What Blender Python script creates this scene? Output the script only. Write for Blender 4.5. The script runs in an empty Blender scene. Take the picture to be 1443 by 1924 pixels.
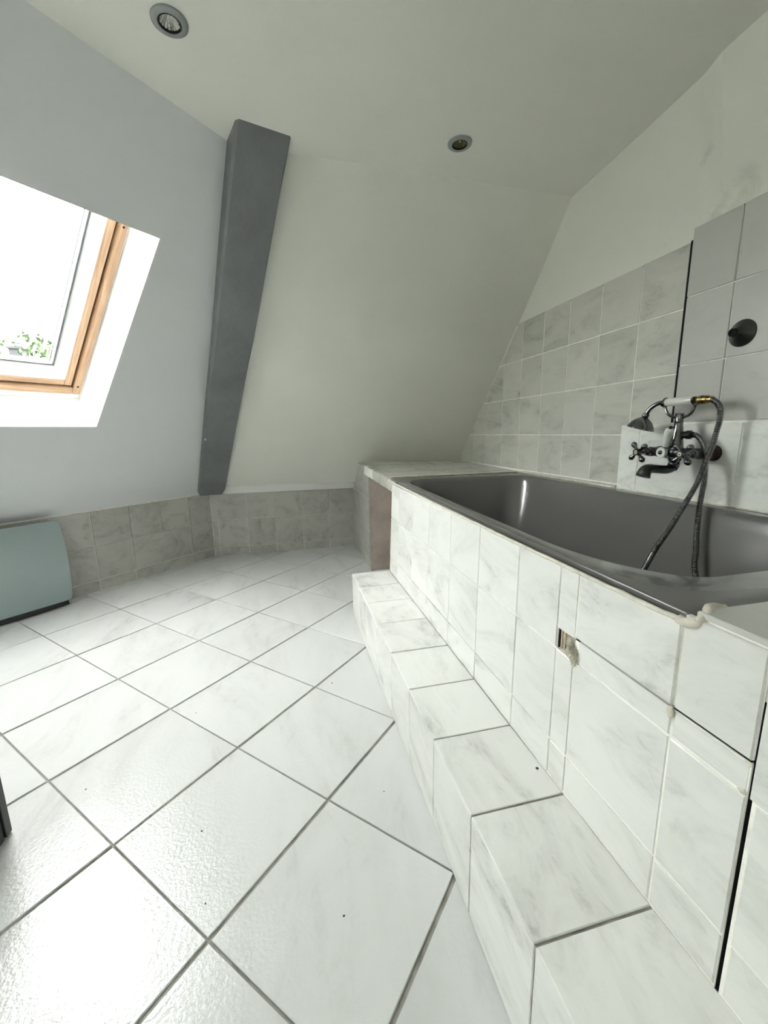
import bpy, bmesh, math, random
from mathutils import Vector, Matrix, noise
R_ = random.Random(7)
SC = bpy.context.scene
COL = SC.collection
s2 = 2 ** -.5

# ------------------------------------------------------------------ helpers
def link(name, bm, mats, parent=None, smooth=False):
    me = bpy.data.meshes.new(name)
    bm.normal_update()
    bm.to_mesh(me); bm.free()
    if not isinstance(mats, (list, tuple)): mats = [mats]
    for m in mats: me.materials.append(m)
    if smooth:
        for p in me.polygons: p.use_smooth = True
    o = bpy.data.objects.new(name, me); COL.objects.link(o)
    if parent is not None:
        o.parent = parent
        o.matrix_parent_inverse = Matrix.Translation(-world_loc(parent))
    return o

def world_loc(o):
    v = Vector(o.location)
    if o.parent is not None:
        v = world_loc(o.parent) + o.matrix_parent_inverse.to_translation() + v if False else v
    return v

def empty(name, loc, label=None, cat=None, group=None, kind=None):
    o = bpy.data.objects.new(name, None); COL.objects.link(o)
    o.location = loc; o.empty_display_size = .05
    tag(o, label, cat, group, kind)
    return o

def tag(o, label=None, cat=None, group=None, kind=None):
    if label: o['label'] = label
    if cat: o['category'] = cat
    if group: o['group'] = group
    if kind: o['kind'] = kind
    return o

def autosmooth(o, ang=40):
    me = o.data
    for p in me.polygons: p.use_smooth = True
    bm = bmesh.new(); bm.from_mesh(me)
    for e in bm.edges:
        if len(e.link_faces) == 2 and e.calc_face_angle(0) > math.radians(ang): e.smooth = False
    bm.to_mesh(me); bm.free()
    return o

def box(bm, x0, x1, y0, y1, z0, z1, mi=0):
    v = [bm.verts.new((x, y, z)) for x in (x0, x1) for y in (y0, y1) for z in (z0, z1)]
    for idx in ((0,1,3,2),(4,6,7,5),(0,4,5,1),(2,3,7,6),(0,2,6,4),(1,5,7,3)):
        f = bm.faces.new([v[i] for i in idx]); f.material_index = mi
    return v

def bevel_all(bm, w, seg=2):
    bmesh.ops.bevel(bm, geom=list(bm.edges), offset=w, segments=seg, affect='EDGES', profile=.5, clamp_overlap=True)

def fix_normals(bm):
    bmesh.ops.recalc_face_normals(bm, faces=list(bm.faces))

def slab(name, poly, off, mats, parent=None):
    """closed slab from a polygon (list of Vector) thickened by vector off"""
    bm = bmesh.new()
    a = [bm.verts.new(p) for p in poly]; b = [bm.verts.new(Vector(p) + Vector(off)) for p in poly]
    bm.faces.new(a); bm.faces.new(list(reversed(b)))
    n = len(a)
    for i in range(n): bm.faces.new((a[i], b[i], b[(i+1) % n], a[(i+1) % n]))
    fix_normals(bm)
    return link(name, bm, mats, parent)

def clip(poly, n, d):
    """keep part of 2D polygon with n.p <= d"""
    out = []
    for i in range(len(poly)):
        p, q = poly[i], poly[(i+1) % len(poly)]
        a = n[0]*p[0] + n[1]*p[1] - d; b = n[0]*q[0] + n[1]*q[1] - d
        if a <= 0: out.append(p)
        if a * b < 0:
            t = a / (a - b); out.append((p[0] + (q[0]-p[0])*t, p[1] + (q[1]-p[1])*t))
    return out

class Tiles:
    """tile slabs laid on a mapped surface: f(u,v) -> point, N outward normal"""
    def __init__(self, f, N, back=.006, cham=.0014):
        self.bm = bmesh.new(); self.f = f; self.N = Vector(N).normalized(); self.back = back; self.ch = cham
        self.lay = self.bm.faces.layers.float_vector.new('rnd')
    def poly(self, P, lift=0.0):
        if len(P) < 3: return
        area = sum(P[i][0]*P[(i+1)%len(P)][1] - P[(i+1)%len(P)][0]*P[i][1] for i in range(len(P))) / 2
        if abs(area) < 2e-5: return
        cx = sum(p[0] for p in P)/len(P); cy = sum(p[1] for p in P)/len(P)
        tilt = (R_.uniform(-.0006, .0006), R_.uniform(-.0006, .0006)); lf = lift + R_.uniform(-.0003, .0003)
        def pt(p, h):
            hh = h + lf + tilt[0]*(p[0]-cx)*6 + tilt[1]*(p[1]-cy)*6
            return Vector(self.f(*p)) + self.N * hh
        ins = []
        for p in P:
            dx, dy = cx-p[0], cy-p[1]; L = math.hypot(dx, dy) or 1
            k = min(self.ch*1.4, L*.3) / L
            ins.append((p[0]+dx*k, p[1]+dy*k))
        bm = self.bm
        r0 = [bm.verts.new(pt(p, -self.back)) for p in P]
        r1 = [bm.verts.new(pt(p, -self.ch)) for p in P]
        r2 = [bm.verts.new(pt(p, 0)) for p in ins]
        rnd = Vector((R_.random(), R_.random(), R_.random()))
        fs = [bm.faces.new(r2), bm.faces.new(list(reversed(r0)))]
        n = len(P)
        for a, b in ((r0, r1), (r1, r2)):
            for i in range(n): fs.append(bm.faces.new((a[i], a[(i+1)%n], b[(i+1)%n], b[i])))
        for f in fs: f[self.lay] = rnd
    def rect(self, u0, u1, v0, v1, g=.003, gv=None, lift=0, clips=()):
        gv = g if gv is None else gv
        P = [(u0+g/2, v0+gv/2), (u1-g/2, v0+gv/2), (u1-g/2, v1-gv/2), (u0+g/2, v1-gv/2)]
        for n, d in clips: P = clip(P, n, d)
        self.poly(P, lift)
    def grid(self, us, vs, g=.003, gv=None, clips=(), skip=()):
        for i in range(len(us)-1):
            for j in range(len(vs)-1):
                if (i, j) in skip: continue
                self.rect(us[i], us[i+1], vs[j], vs[j+1], g*R_.uniform(.7, 1.3), (gv or g)*R_.uniform(.8, 1.2), clips=clips)
    def done(self, name, mat, parent=None):
        fix_normals(self.bm)
        return link(name, self.bm, mat, parent)

def catmull(P, n=10):
    P = [Vector(p) for p in P]; out = []
    for i in range(len(P)-1):
        p0 = P[max(i-1, 0)]; p1 = P[i]; p2 = P[i+1]; p3 = P[min(i+2, len(P)-1)]
        for k in range(n):
            t = k/n
            out.append(.5*((2*p1) + (p2-p0)*t + (2*p0-5*p1+4*p2-p3)*t*t + (3*p1-p0-3*p2+p3)*t**3))
    out.append(P[-1]); return out

def tube(bm, pts, rad, seg=16, cap=True, mi=0):
    """rad: number or list"""
    pts = [Vector(p) for p in pts]; n = len(pts)
    rad = rad if isinstance(rad, (list, tuple)) else [rad]*n
    t = (pts[1]-pts[0]).normalized()
    up = Vector((0, 0, 1)) if abs(t.z) < .9 else Vector((1, 0, 0))
    a = t.cross(up).normalized(); rings = []
    for i in range(n):
        t = (pts[min(i+1, n-1)] - pts[max(i-1, 0)]).normalized()
        a = (a - t*a.dot(t)).normalized(); b = t.cross(a)
        rings.append([bm.verts.new(pts[i] + (a*math.cos(2*math.pi*k/seg) + b*math.sin(2*math.pi*k/seg))*rad[i]) for k in range(seg)])
    for i in range(n-1):
        for k in range(seg):
            f = bm.faces.new((rings[i][k], rings[i][(k+1)%seg], rings[i+1][(k+1)%seg], rings[i+1][k])); f.material_index = mi
    if cap:
        bm.faces.new(list(reversed(rings[0]))).material_index = mi; bm.faces.new(rings[-1]).material_index = mi

def lathe(bm, o, axis, prof, seg=32, mi=0, cap=True):
    """prof: list of (dist along axis, radius)"""
    o = Vector(o); t = Vector(axis).normalized()
    up = Vector((0, 0, 1)) if abs(t.z) < .9 else Vector((1, 0, 0))
    a = t.cross(up).normalized(); b = t.cross(a); rings = []
    for h, r in prof:
        rings.append([bm.verts.new(o + t*h + (a*math.cos(2*math.pi*k/seg) + b*math.sin(2*math.pi*k/seg))*max(r, 1e-5)) for k in range(seg)])
    for i in range(len(rings)-1):
        for k in range(seg):
            f = bm.faces.new((rings[i][k], rings[i][(k+1)%seg], rings[i+1][(k+1)%seg], rings[i+1][k])); f.material_index = mi
    if cap:
        bm.faces.new(list(reversed(rings[0]))).material_index = mi; bm.faces.new(rings[-1]).material_index = mi

def ball(bm, c, r, sc=(1, 1, 1), seg=20, mi=0):
    res = bmesh.ops.create_uvsphere(bm, u_segments=seg, v_segments=seg//2+2, radius=r)
    for v in res['verts']: v.co = Vector((v.co.x*sc[0], v.co.y*sc[1], v.co.z*sc[2])) + Vector(c)
    for v in res['verts']:
        for f in v.link_faces: f.material_index = mi

# ------------------------------------------------------------------ materials
def newmat(name):
    m = bpy.data.materials.new(name); m.use_nodes = True
    nt = m.node_tree; b = nt.nodes['Principled BSDF']
    return m, nt, b

def N(nt, t, **kw):
    n = nt.nodes.new(t)
    for k, v in kw.items():
        if k in n.inputs.keys(): n.inputs[k].default_value = v
        else: setattr(n, k, v)
    return n

def ramp(nt, stops):
    r = nt.nodes.new('ShaderNodeValToRGB'); e = r.color_ramp.elements
    while len(e) < len(stops): e.new(.5)
    for i, (p, c) in enumerate(stops):
        e[i].position = p; e[i].color = (*c, 1) if len(c) == 3 else c
    return r

def bump(nt, b, src, strength, dist=.002):
    bp = N(nt, 'ShaderNodeBump'); bp.inputs['Strength'].default_value = strength; bp.inputs['Distance'].default_value = dist
    nt.links.new(src, bp.inputs['Height']); nt.links.new(bp.outputs[0], b.inputs['Normal']); return bp

def marble(name, light, dark, amount=.5, rough=.2, scale=7, bumpy=0.0, speck=0.0, spec=.5, ang=.8):
    m, nt, b = newmat(name); L = nt.links.new
    tc = N(nt, 'ShaderNodeTexCoord'); at = N(nt, 'ShaderNodeAttribute', attribute_name='rnd')
    mu = N(nt, 'ShaderNodeVectorMath', operation='SCALE'); L(at.outputs['Vector'], mu.inputs[0]); mu.inputs['Scale'].default_value = 37
    ad = N(nt, 'ShaderNodeVectorMath', operation='ADD'); L(tc.outputs['Object'], ad.inputs[0]); L(mu.outputs[0], ad.inputs[1])
    mp = N(nt, 'ShaderNodeMapping'); mp.inputs['Rotation'].default_value = (ang, .35, ang); mp.inputs['Scale'].default_value = (1, .42, 1)
    L(ad.outputs[0], mp.inputs[0])
    n1 = N(nt, 'ShaderNodeTexNoise', Scale=scale, Detail=7, Roughness=.62, Distortion=1.3); L(mp.outputs[0], n1.inputs['Vector'])
    r1 = ramp(nt, [(.42, (0, 0, 0)), (.52, (.25,)*3), (.68, (1, 1, 1))]); L(n1.outputs[0], r1.inputs[0])
    n2 = N(nt, 'ShaderNodeTexNoise', Scale=scale*2.6, Detail=8, Roughness=.7, Distortion=2.2); L(mp.outputs[0], n2.inputs['Vector'])
    r2 = ramp(nt, [(.50, (0, 0, 0)), (.72, (1, 1, 1))]); L(n2.outputs[0], r2.inputs[0])
    mul = N(nt, 'ShaderNodeMath', operation='MULTIPLY'); L(r1.outputs[0], mul.inputs[0]); L(r2.outputs[0], mul.inputs[1])
    mx = N(nt, 'ShaderNodeMath', operation='MULTIPLY_ADD'); L(r1.outputs[0], mx.inputs[0]); mx.inputs[1].default_value = .45; L(mul.outputs[0], mx.inputs[2])
    am = N(nt, 'ShaderNodeMath', operation='MULTIPLY', use_clamp=True); L(mx.outputs[0], am.inputs[0]); am.inputs[1].default_value = amount
    mix = N(nt, 'ShaderNodeMix', data_type='RGBA'); mix.inputs[6].default_value = (*light, 1); mix.inputs[7].default_value = (*dark, 1)
    L(am.outputs[0], mix.inputs[0])
    # slight value change from tile to tile
    hs = N(nt, 'ShaderNodeHueSaturation'); sx = N(nt, 'ShaderNodeSeparateXYZ'); L(at.outputs['Vector'], sx.inputs[0])
    mr = N(nt, 'ShaderNodeMapRange'); L(sx.outputs[0], mr.inputs[0]); mr.inputs[3].default_value = .95; mr.inputs[4].default_value = 1.03
    L(mr.outputs[0], hs.inputs['Value']); L(mix.outputs[2], hs.inputs['Color'])
    L(hs.outputs[0], b.inputs['Base Color'])
    b.inputs['Roughness'].default_value = rough; b.inputs['Specular IOR Level'].default_value = spec
    if bumpy:
        n3 = N(nt, 'ShaderNodeTexNoise', Scale=130, Detail=3, Roughness=.55); L(tc.outputs['Object'], n3.inputs['Vector'])
        bump(nt, b, n3.outputs[0], bumpy, .0015)
    return m

def plain(name, col, rough=.5, metal=0, nscale=0, namt=.1, bumpy=0, bscale=200, spec=.5, coat=0, bdist=.002):
    m, nt, b = newmat(name); L = nt.links.new
    b.inputs['Base Color'].default_value = (*col, 1); b.inputs['Roughness'].default_value = rough
    b.inputs['Metallic'].default_value = metal; b.inputs['Specular IOR Level'].default_value = spec
    b.inputs['Coat Weight'].default_value = coat; b.inputs['Coat Roughness'].default_value = .08
    tc = N(nt, 'ShaderNodeTexCoord')
    if nscale:
        n = N(nt, 'ShaderNodeTexNoise', Scale=nscale, Detail=5, Roughness=.6); L(tc.outputs['Object'], n.inputs['Vector'])
        r = ramp(nt, [(.3, tuple(c*(1-namt) for c in col)), (.7, tuple(min(1, c*(1+namt)) for c in col))])
        L(n.outputs[0], r.inputs[0]); L(r.outputs[0], b.inputs['Base Color'])
    if bumpy:
        n = N(nt, 'ShaderNodeTexNoise', Scale=bscale, Detail=4, Roughness=.6); L(tc.outputs['Object'], n.inputs['Vector'])
        bump(nt, b, n.outputs[0], bumpy, bdist)
    return m

def wood(name, c1, c2, axis_scale):
    m, nt, b = newmat(name); L = nt.links.new
    tc = N(nt, 'ShaderNodeTexCoord'); mp = N(nt, 'ShaderNodeMapping'); mp.inputs['Scale'].default_value = axis_scale
    L(tc.outputs['Object'], mp.inputs[0])
    n = N(nt, 'ShaderNodeTexNoise', Scale=9, Detail=6, Roughness=.6, Distortion=.6); L(mp.outputs[0], n.inputs['Vector'])
    r = ramp(nt, [(.35, c1), (.5, tuple((a+b_)/2 for a, b_ in zip(c1, c2))), (.62, c2)]); L(n.outputs[0], r.inputs[0])
    L(r.outputs[0], b.inputs['Base Color']); b.inputs['Roughness'].default_value = .38
    bump(nt, b, n.outputs[0], .15, .001)
    return m

M_floor = marble('floor_tile', (.635, .65, .64), (.42, .425, .41), .7, .19, 3.2, .55, spec=.42)
M_step = marble('step_tile', (.785, .79, .765), (.38, .38, .36), .85, .22, 6.5, .10)
M_wall = marble('wall_tile', (.61, .61, .56), (.33, .33, .30), .95, .25, 6.5, .03)
M_low = marble('low_wall_tile', (.49, .483, .445), (.24, .235, .21), .85, .28, 8, .03)
M_patch = marble('patch_tile', (.88, .90, .86), (.48, .51, .49), .75, .26, 16, .03)
M_upper = marble('upper_tile', (.56, .56, .53), (.44, .44, .41), .6, .28, 5, .05)
M_grout_w = plain('white_grout', (.88, .87, .82), .85, nscale=30, namt=.12, bumpy=.4, bscale=120)
M_grout_l = plain('low_wall_grout', (.86, .85, .79), .85, nscale=30, namt=.15)
M_grout_f = plain('grey_grout', (.27, .262, .237), .9, nscale=22, namt=.35, bumpy=.5, bscale=90)
M_mortar = plain('mortar', (.62, .59, .50), .95, nscale=60, namt=.3, bumpy=1.0, bscale=90, bdist=.006)
M_caulk = plain('sealant', (.66, .63, .54), .6, nscale=45, namt=.18, bumpy=.6, bscale=70, bdist=.003)
M_white = plain('white_paint', (.90, .905, .895), .6, nscale=2.5, namt=.02, bumpy=.12, bscale=260)
M_ceil = plain('ceiling_paint', (.77, .775, .72), .8, nscale=1.8, namt=.03, bumpy=.10, bscale=260)
M_plaster = plain('bare_plaster', (.47, .40, .355), .85, nscale=7, namt=.18, bumpy=.3, bscale=60)
M_enamel = plain('grey_enamel', (.125, .122, .117), .20, spec=.6, coat=.25, nscale=2, namt=.05)
M_beam = plain('grey_beam_paint', (.17, .18, .185), .38, nscale=4, namt=.14, bumpy=.35, bscale=14, bdist=.01)
M_chrome = plain('tarnished_chrome', (.20, .20, .205), .15, metal=1, nscale=60, namt=.25)
M_chrome_d = plain('dull_chrome', (.07, .072, .075), .32, metal=1, nscale=80, namt=.3, bumpy=.2, bscale=300)
M_black = plain('dark_metal', (.018, .019, .018), .3, nscale=30, namt=.3)
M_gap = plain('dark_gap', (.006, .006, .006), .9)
M_porc = plain('porcelain', (.74, .77, .72), .15, spec=.6)
M_ivory = plain('ivory_button', (.72, .66, .46), .3)
M_rust = plain('rusty_brass', (.035, .016, .012), .5, metal=.3, nscale=120, namt=.8, bumpy=.5, bscale=150)
M_brass = plain('worn_brass', (.30, .20, .08), .3, metal=1, nscale=70, namt=.35)
for _n in M_brass.node_tree.nodes:
    if _n.type == 'VALTORGB':
        _n.color_ramp.elements[0].color = (.03, .02, .012, 1); _n.color_ramp.elements[0].position = .42
        _n.color_ramp.elements[1].color = (.55, .40, .16, 1); _n.color_ramp.elements[1].position = .60
M_pine0 = wood('varnished_pine', (.50, .30, .17), (.72, .52, .34), (1.2, 1.2, 10))
def wood_dir(name, c1, c2, ax, b1, b2):
    m, nt, b = newmat(name); L = nt.links.new
    tc = N(nt, 'ShaderNodeTexCoord'); cb_ = N(nt, 'ShaderNodeCombineXYZ')
    for i, (v_, sc_) in enumerate(((ax, 5), (b1, 75), (b2, 75))):
        dt = N(nt, 'ShaderNodeVectorMath', operation='DOT_PRODUCT'); L(tc.outputs['Object'], dt.inputs[0]); dt.inputs[1].default_value = tuple(Vector(v_)*sc_)
        L(dt.outputs['Value'], cb_.inputs[i])
    n = N(nt, 'ShaderNodeTexNoise', Scale=1, Detail=5, Roughness=.6, Distortion=.4); L(cb_.outputs[0], n.inputs['Vector'])
    r = ramp(nt, [(.33, c1), (.5, tuple((a+b_)/2 for a, b_ in zip(c1, c2))), (.64, c2)]); L(n.outputs[0], r.inputs[0])
    L(r.outputs[0], b.inputs['Base Color']); b.inputs['Roughness'].default_value = .38
    return m
_nn = Vector((-.985*s2, .985*s2, 1)).normalized(); _TT = Vector((s2, s2, 0)); _DD = _TT.cross(_nn)
M_pine = wood_dir('varnished_pine_side', (.37, .21, .11), (.53, .36, .22), _DD, _TT, _nn)
M_pine_h = wood_dir('varnished_pine_rail', (.37, .21, .11), (.53, .36, .22), _TT, _DD, _nn)
M_gasket = plain('grey_gasket', (.10, .105, .11), .5)
M_heater = plain('heater_panel', (.30, .365, .365), .30, nscale=3, namt=.03)
M_heatback = plain('heater_case_shade', (.01, .01, .01), .5)  # case colour blackened to carry the shade below the heater
M_pinkpl = plain('grey_pink_plastic', (.38, .35, .34), .5)
M_lampring = plain('grey_lamp_ring', (.30, .32, .31), .4, metal=.35)
M_reflect = plain('lamp_reflector', (.62, .62, .60), .12, metal=1)
M_cab = plain('dark_cabinet', (.022, .022, .024), .4, nscale=15, namt=.2)
M_leaf = plain('leaf', (.05, .085, .03), .6)
M_bark = plain('bark', (.05, .04, .03), .8)
M_crumb = plain('crumb', (.02, .02, .02), .9)
M_roof = plain('roof_slate', (.016, .0175, .019), .7)

# paint with mildew stains near the tile edge (right wall)
def wall_paint():
    m, nt, b = newmat('stained_wall_paint'); L = nt.links.new
    tc = N(nt, 'ShaderNodeTexCoord')
    n = N(nt, 'ShaderNodeTexNoise', Scale=9, Detail=6, Roughness=.65, Distortion=.5); L(tc.outputs['Object'], n.inputs['Vector'])
    r = ramp(nt, [(.52, (0, 0, 0)), (.70, (1, 1, 1))]); L(n.outputs[0], r.inputs[0])
    # stain patches: spheres of influence around fixed spots
    last = None
    for c, rad in (((1.22, 1.04, 1.49), .085), ((1.22, .98, 1.50), .08), ((1.22, 1.18, 1.47), .10), ((1.22, 1.09, 1.64), .04), ((1.235, 1.07, 1.475), .05)):
        d = N(nt, 'ShaderNodeVectorMath', operation='DISTANCE'); L(tc.outputs['Object'], d.inputs[0]); d.inputs[1].default_value = c
        mr = N(nt, 'ShaderNodeMapRange'); L(d.outputs['Value'], mr.inputs[0]); mr.inputs[1].default_value = 0; mr.inputs[2].default_value = rad
        mr.inputs[3].default_value = 1; mr.inputs[4].default_value = 0
        if last is None: last = mr.outputs[0]
        else:
            mx = N(nt, 'ShaderNodeMath', operation='MAXIMUM'); L(last, mx.inputs[0]); L(mr.outputs[0], mx.inputs[1]); last = mx.outputs[0]
    mu0 = N(nt, 'ShaderNodeMath', operation='MULTIPLY'); L(last, mu0.inputs[0]); L(r.outputs[0], mu0.inputs[1])
    mu = N(nt, 'ShaderNodeMath', operation='MULTIPLY', use_clamp=True); L(mu0.outputs[0], mu.inputs[0]); mu.inputs[1].default_value = .42
    mix = N(nt, 'ShaderNodeMix', data_type='RGBA'); mix.inputs[6].default_value = (.82, .825, .76, 1); mix.inputs[7].default_value = (.22, .20, .16, 1)
    L(mu.outputs[0], mix.inputs[0]); L(mix.outputs[2], b.inputs['Base Color']); b.inputs['Roughness'].default_value = .75
    n3 = N(nt, 'ShaderNodeTexNoise', Scale=220, Detail=3); L(tc.outputs['Object'], n3.inputs['Vector']); bump(nt, b, n3.outputs[0], .15, .0015)
    return m
M_rwall = wall_paint()

def glass():
    m, nt, b = newmat('window_glass')
    nt.nodes.remove(b); out = nt.nodes['Material Output']
    t = N(nt, 'ShaderNodeBsdfTransparent'); g = N(nt, 'ShaderNodeBsdfGlossy'); g.inputs['Roughness'].default_value = .02
    f = N(nt, 'ShaderNodeFresnel'); f.inputs['IOR'].default_value = 1.45
    mx = N(nt, 'ShaderNodeMixShader'); ge = N(nt, 'ShaderNodeNewGeometry')
    iv = N(nt, 'ShaderNodeMath', operation='SUBTRACT'); iv.inputs[0].default_value = 1; nt.links.new(ge.outputs['Backfacing'], iv.inputs[1])
    ml = N(nt, 'ShaderNodeMath', operation='MULTIPLY'); nt.links.new(f.outputs[0], ml.inputs[0]); nt.links.new(iv.outputs[0], ml.inputs[1])
    nt.links.new(ml.outputs[0], mx.inputs[0]); nt.links.new(t.outputs[0], mx.inputs[1]); nt.links.new(g.outputs[0], mx.inputs[2])
    nt.links.new(mx.outputs[0], out.inputs['Surface']); return m
M_glass = glass()

# ------------------------------------------------------------------ the room
ZC = 1.838                      # ceiling height
XR = 1.235; YF = 3.17; YB = -1.2; XL = -1.75
TOPL = 1.77                     # ceiling line of left slope: y = x + TOPL
BOTL = 3.72                     # foot line of left wall:     y = x + BOTL
room2d = [(XR, YB), (XR, YF), (YF-BOTL, YF), (XL, XL+BOTL), (XL, YB)]

# floor: screed + diagonal tiles
slabf = slab('floor', [Vector((x, y, -.004)) for x, y in [(XR+.1, YB-.1), (XR+.1, YF+.1), (YF-BOTL-.05, YF+.1), (XL-.1, XL+BOTL+.05), (XL-.1, YB-.1)]], (0, 0, -.08), M_grout_f)
tag(slabf, kind='structure')
th = math.radians(45.2); T = .333
bd = Vector((math.sin(th), math.cos(th))); ad = Vector((-math.cos(th), math.sin(th))); O = Vector((-.1841, .6370))
tf = Tiles(lambda u, v: (u, v, 0), (0, 0, 1), .012, .0012)
for i in range(-9, 12):
    for j in range(-9, 12):
        # wider joints along one direction, finer along the other
        ga, gb = R_.uniform(.0075, .0095)/2, R_.uniform(.0035, .005)/2
        P = [O + bd*(T*(i+a)) + ad*(T*(j+b)) for a, b in ((0, 0), (1, 0), (1, 1), (0, 1))]
        c = sum(P, Vector((0, 0)))/4
        Q = []
        for (a, b), p in zip(((0, 0), (1, 0), (1, 1), (0, 1)), P):
            Q.append(tuple(p + bd*(gb if a == 0 else -gb) + ad*(ga if b == 0 else -ga)))
        n = len(room2d)
        for k in range(n):
            p, q = room2d[k], room2d[(k+1) % n]
            nx, ny = (q[1]-p[1]), -(q[0]-p[0]); Q = clip(Q, (nx, ny), nx*p[0]+ny*p[1]-1e-4)
        # the tiled step and bath box stand on the floor: stop the tiles there
        Q = clip(Q, (1, 0), .62)
        tf.poly(Q)
ft = tf.done('floor_tiles', M_floor, slabf)

# ceiling
slabc = slab('ceiling', [Vector((x, y, ZC)) for x, y in [(XR+.1, YB-.1), (XR+.1, 1.78), (-.02, 1.78), (XL-.1, XL-.1+TOPL+.1), (XL-.1, YB-.1)]], (0, 0, .1), M_ceil)
tag(slabc, kind='structure')
cutm = bmesh.new()
for cx, cy_ in ((-.203, 1.250), (.638, 1.499)): lathe(cutm, (cx, cy_, ZC-.02), (0, 0, 1), [(0, .0262), (.055, .0262)], 40)
fix_normals(cutm); cutter = link('cutter', cutm, M_ceil)
md = slabc.modifiers.new('holes', 'BOOLEAN'); md.object = cutter; md.operation = 'DIFFERENCE'; md.solver = 'EXACT'
bpy.context.view_layer.update()
nm = bpy.data.meshes.new_from_object(slabc.evaluated_get(bpy.context.evaluated_depsgraph_get()))
slabc.modifiers.clear(); slabc.data = nm; bpy.data.objects.remove(cutter)

# far wall: low tiled wall, white strip, slope
wf = slab('wall_far', [Vector((x, YF+.005, z)) for x, z in ((-.66, -.05), (XR+.1, -.05), (XR+.1, .78), (-.66, .78))], (0, .1, 0), M_grout_l)
tag(wf, kind='structure')
t = Tiles(lambda u, v: (u, YF, v), (0, -1, 0), .006, .001)
us = [-.55, -.508, -.303, -.1, .103, .306, .505]
t.grid(us, [-.003, .058, .264, .462], .0036)
t.done('tile_cladding', M_low, wf)
def FS(s, tt):
    b = Vector((-.53, 3.115, .517))*(1-s) + Vector((XR, 2.985, .517))*s
    u = Vector((-.10, 1.67, ZC))*(1-s) + Vector((XR, 1.70, ZC))*s
    return b*(1-tt) + u*tt
bm = bmesh.new(); G = [[None]*13 for _ in range(25)]
for i in range(25):
    for j in range(13):
        p = FS(-.03 + 1.11*i/24, .008+1.035*j/12)
        w = noise.noise(p*2.2)*.006
        G[i][j] = bm.verts.new(p + Vector((0, -w, -w)))
for i in range(24):
    for j in range(12): bm.faces.new((G[i][j], G[i][j+1], G[i+1][j+1], G[i+1][j]))
r = bmesh.ops.extrude_face_region(bm, geom=list(bm.faces))
bmesh.ops.translate(bm, vec=(0, .22, .22), verts=[v for v in r['geom'] if isinstance(v, bmesh.types.BMVert)])
fix_normals(bm)
o = link('wall_far_slope', bm, M_ceil, smooth=False); autosmooth(o, 30); tag(o, kind='structure')
# white strip between far tiles and slope
bm = bmesh.new()
v = [bm.verts.new(p) for p in ((-.57, YF-.003, .463), (.505, YF-.003, .463), (.505, YF-.008, .60), (-.57, YF-.008, .60), (-.57, YF+.03, .463), (.505, YF+.03, .463), (.505, YF+.03, .60), (-.57, YF+.03, .60))]
for f in ((0, 1, 2, 3), (7, 6, 5, 4), (0, 4, 5, 1), (3, 2, 6, 7), (1, 5, 6, 2), (0, 3, 7, 4)): bm.faces.new([v[i] for i in f])
fix_normals(bm); tag(link('trim_1', bm, M_white), kind='structure')

# left wall (45 degrees) and left slope with window opening
Lw = Vector((YF-BOTL, YF, 0)); TL = Vector((-s2, -s2, 0)); NL = Vector((s2, -s2, 0))
wl = slab('wall_left', [Lw - NL*.005 + TL*a + Vector((0, 0, z)) for a, z in ((-.08, -.05), (1.8, -.05), (1.8, .50), (-.08, .50))], -NL*.1, M_grout_l)
tag(wl, kind='structure')
t = Tiles(lambda u, v: Lw + TL*u + Vector((0, 0, v)), NL, .006, .001)
t.grid([0, .17, .370, .565, .773, .975, 1.175, 1.375, 1.575, 1.7], [-.003, .063, .266, .470], .0042)
t.done('tile_cladding', M_low, wl)

k = .985
nn = Vector((-k*s2, k*s2, 1)).normalized()          # outward (away from room)
P0 = Vector((-.3, 1.47, ZC)); TT = Vector((s2, s2, 0)); DD = TT.cross(nn)
if DD.z > 0: DD = -DD
def W(t_, d_, off=0): return P0 + TT*t_ + DD*d_ + nn*off       # window coordinates
TH = .20
W0, W1, D0, D1 = -.66, .146, .379, 1.294           # opening
DTOP = .25                                          # top reveal splays upwards
t_hi = lambda d: .16 + .05*0 + d*0                 # placeholder
# slope surface polygon (T range)
tmax_top = (Vector((-.05, 1.72, ZC)) - P0).dot(TT); tmax_bot = (Vector((-.50, 3.22, .49)) - P0).dot(TT)
Dbot = (ZC-.462)/(-DD.z)
tmin_ = (Vector((XL-.05, XL-.05+TOPL, ZC)) - P0).dot(TT)
bm = bmesh.new()
def q(pts, off0, off1, holes=False):
    pass
def quad_prism(bm, c):
    a = [bm.verts.new(W(t_, d_, 0)) for t_, d_ in c]; b = [bm.verts.new(W(t_, d_, TH)) for t_, d_ in c]
    return a, b
tl = [tmin_-.1, W0, W1]; 
D_t = -.03
def ta(d): return tmax_top + (tmax_bot-tmax_top)*d/Dbot + .06
verts = {}
def V(t_, d_, off):
    key = (round(t_, 5), round(d_, 5), off)
    if key not in verts: verts[key] = bm.verts.new(W(t_, d_ if not (off and d_ == D0) else DTOP, off))
    return verts[key]
cells = []
ds = [D_t, D0, D1, Dbot]
for i in range(3):
    d0, d1 = ds[i], ds[i+1]
    cells.append(((tl[0], d0), (tl[1], d0), (tl[1], d1), (tl[0], d1)))
    if i != 1: cells.append(((tl[1], d0), (tl[2], d0), (tl[2], d1), (tl[1], d1)))
    cells.append(((tl[2], d0), (ta(d0), d0), (ta(d1), d1), (tl[2], d1)))
for c in cells:
    bm.faces.new([V(*p, 0) for p in c]); bm.faces.new([V(*p, TH) for p in reversed(c)])
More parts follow.
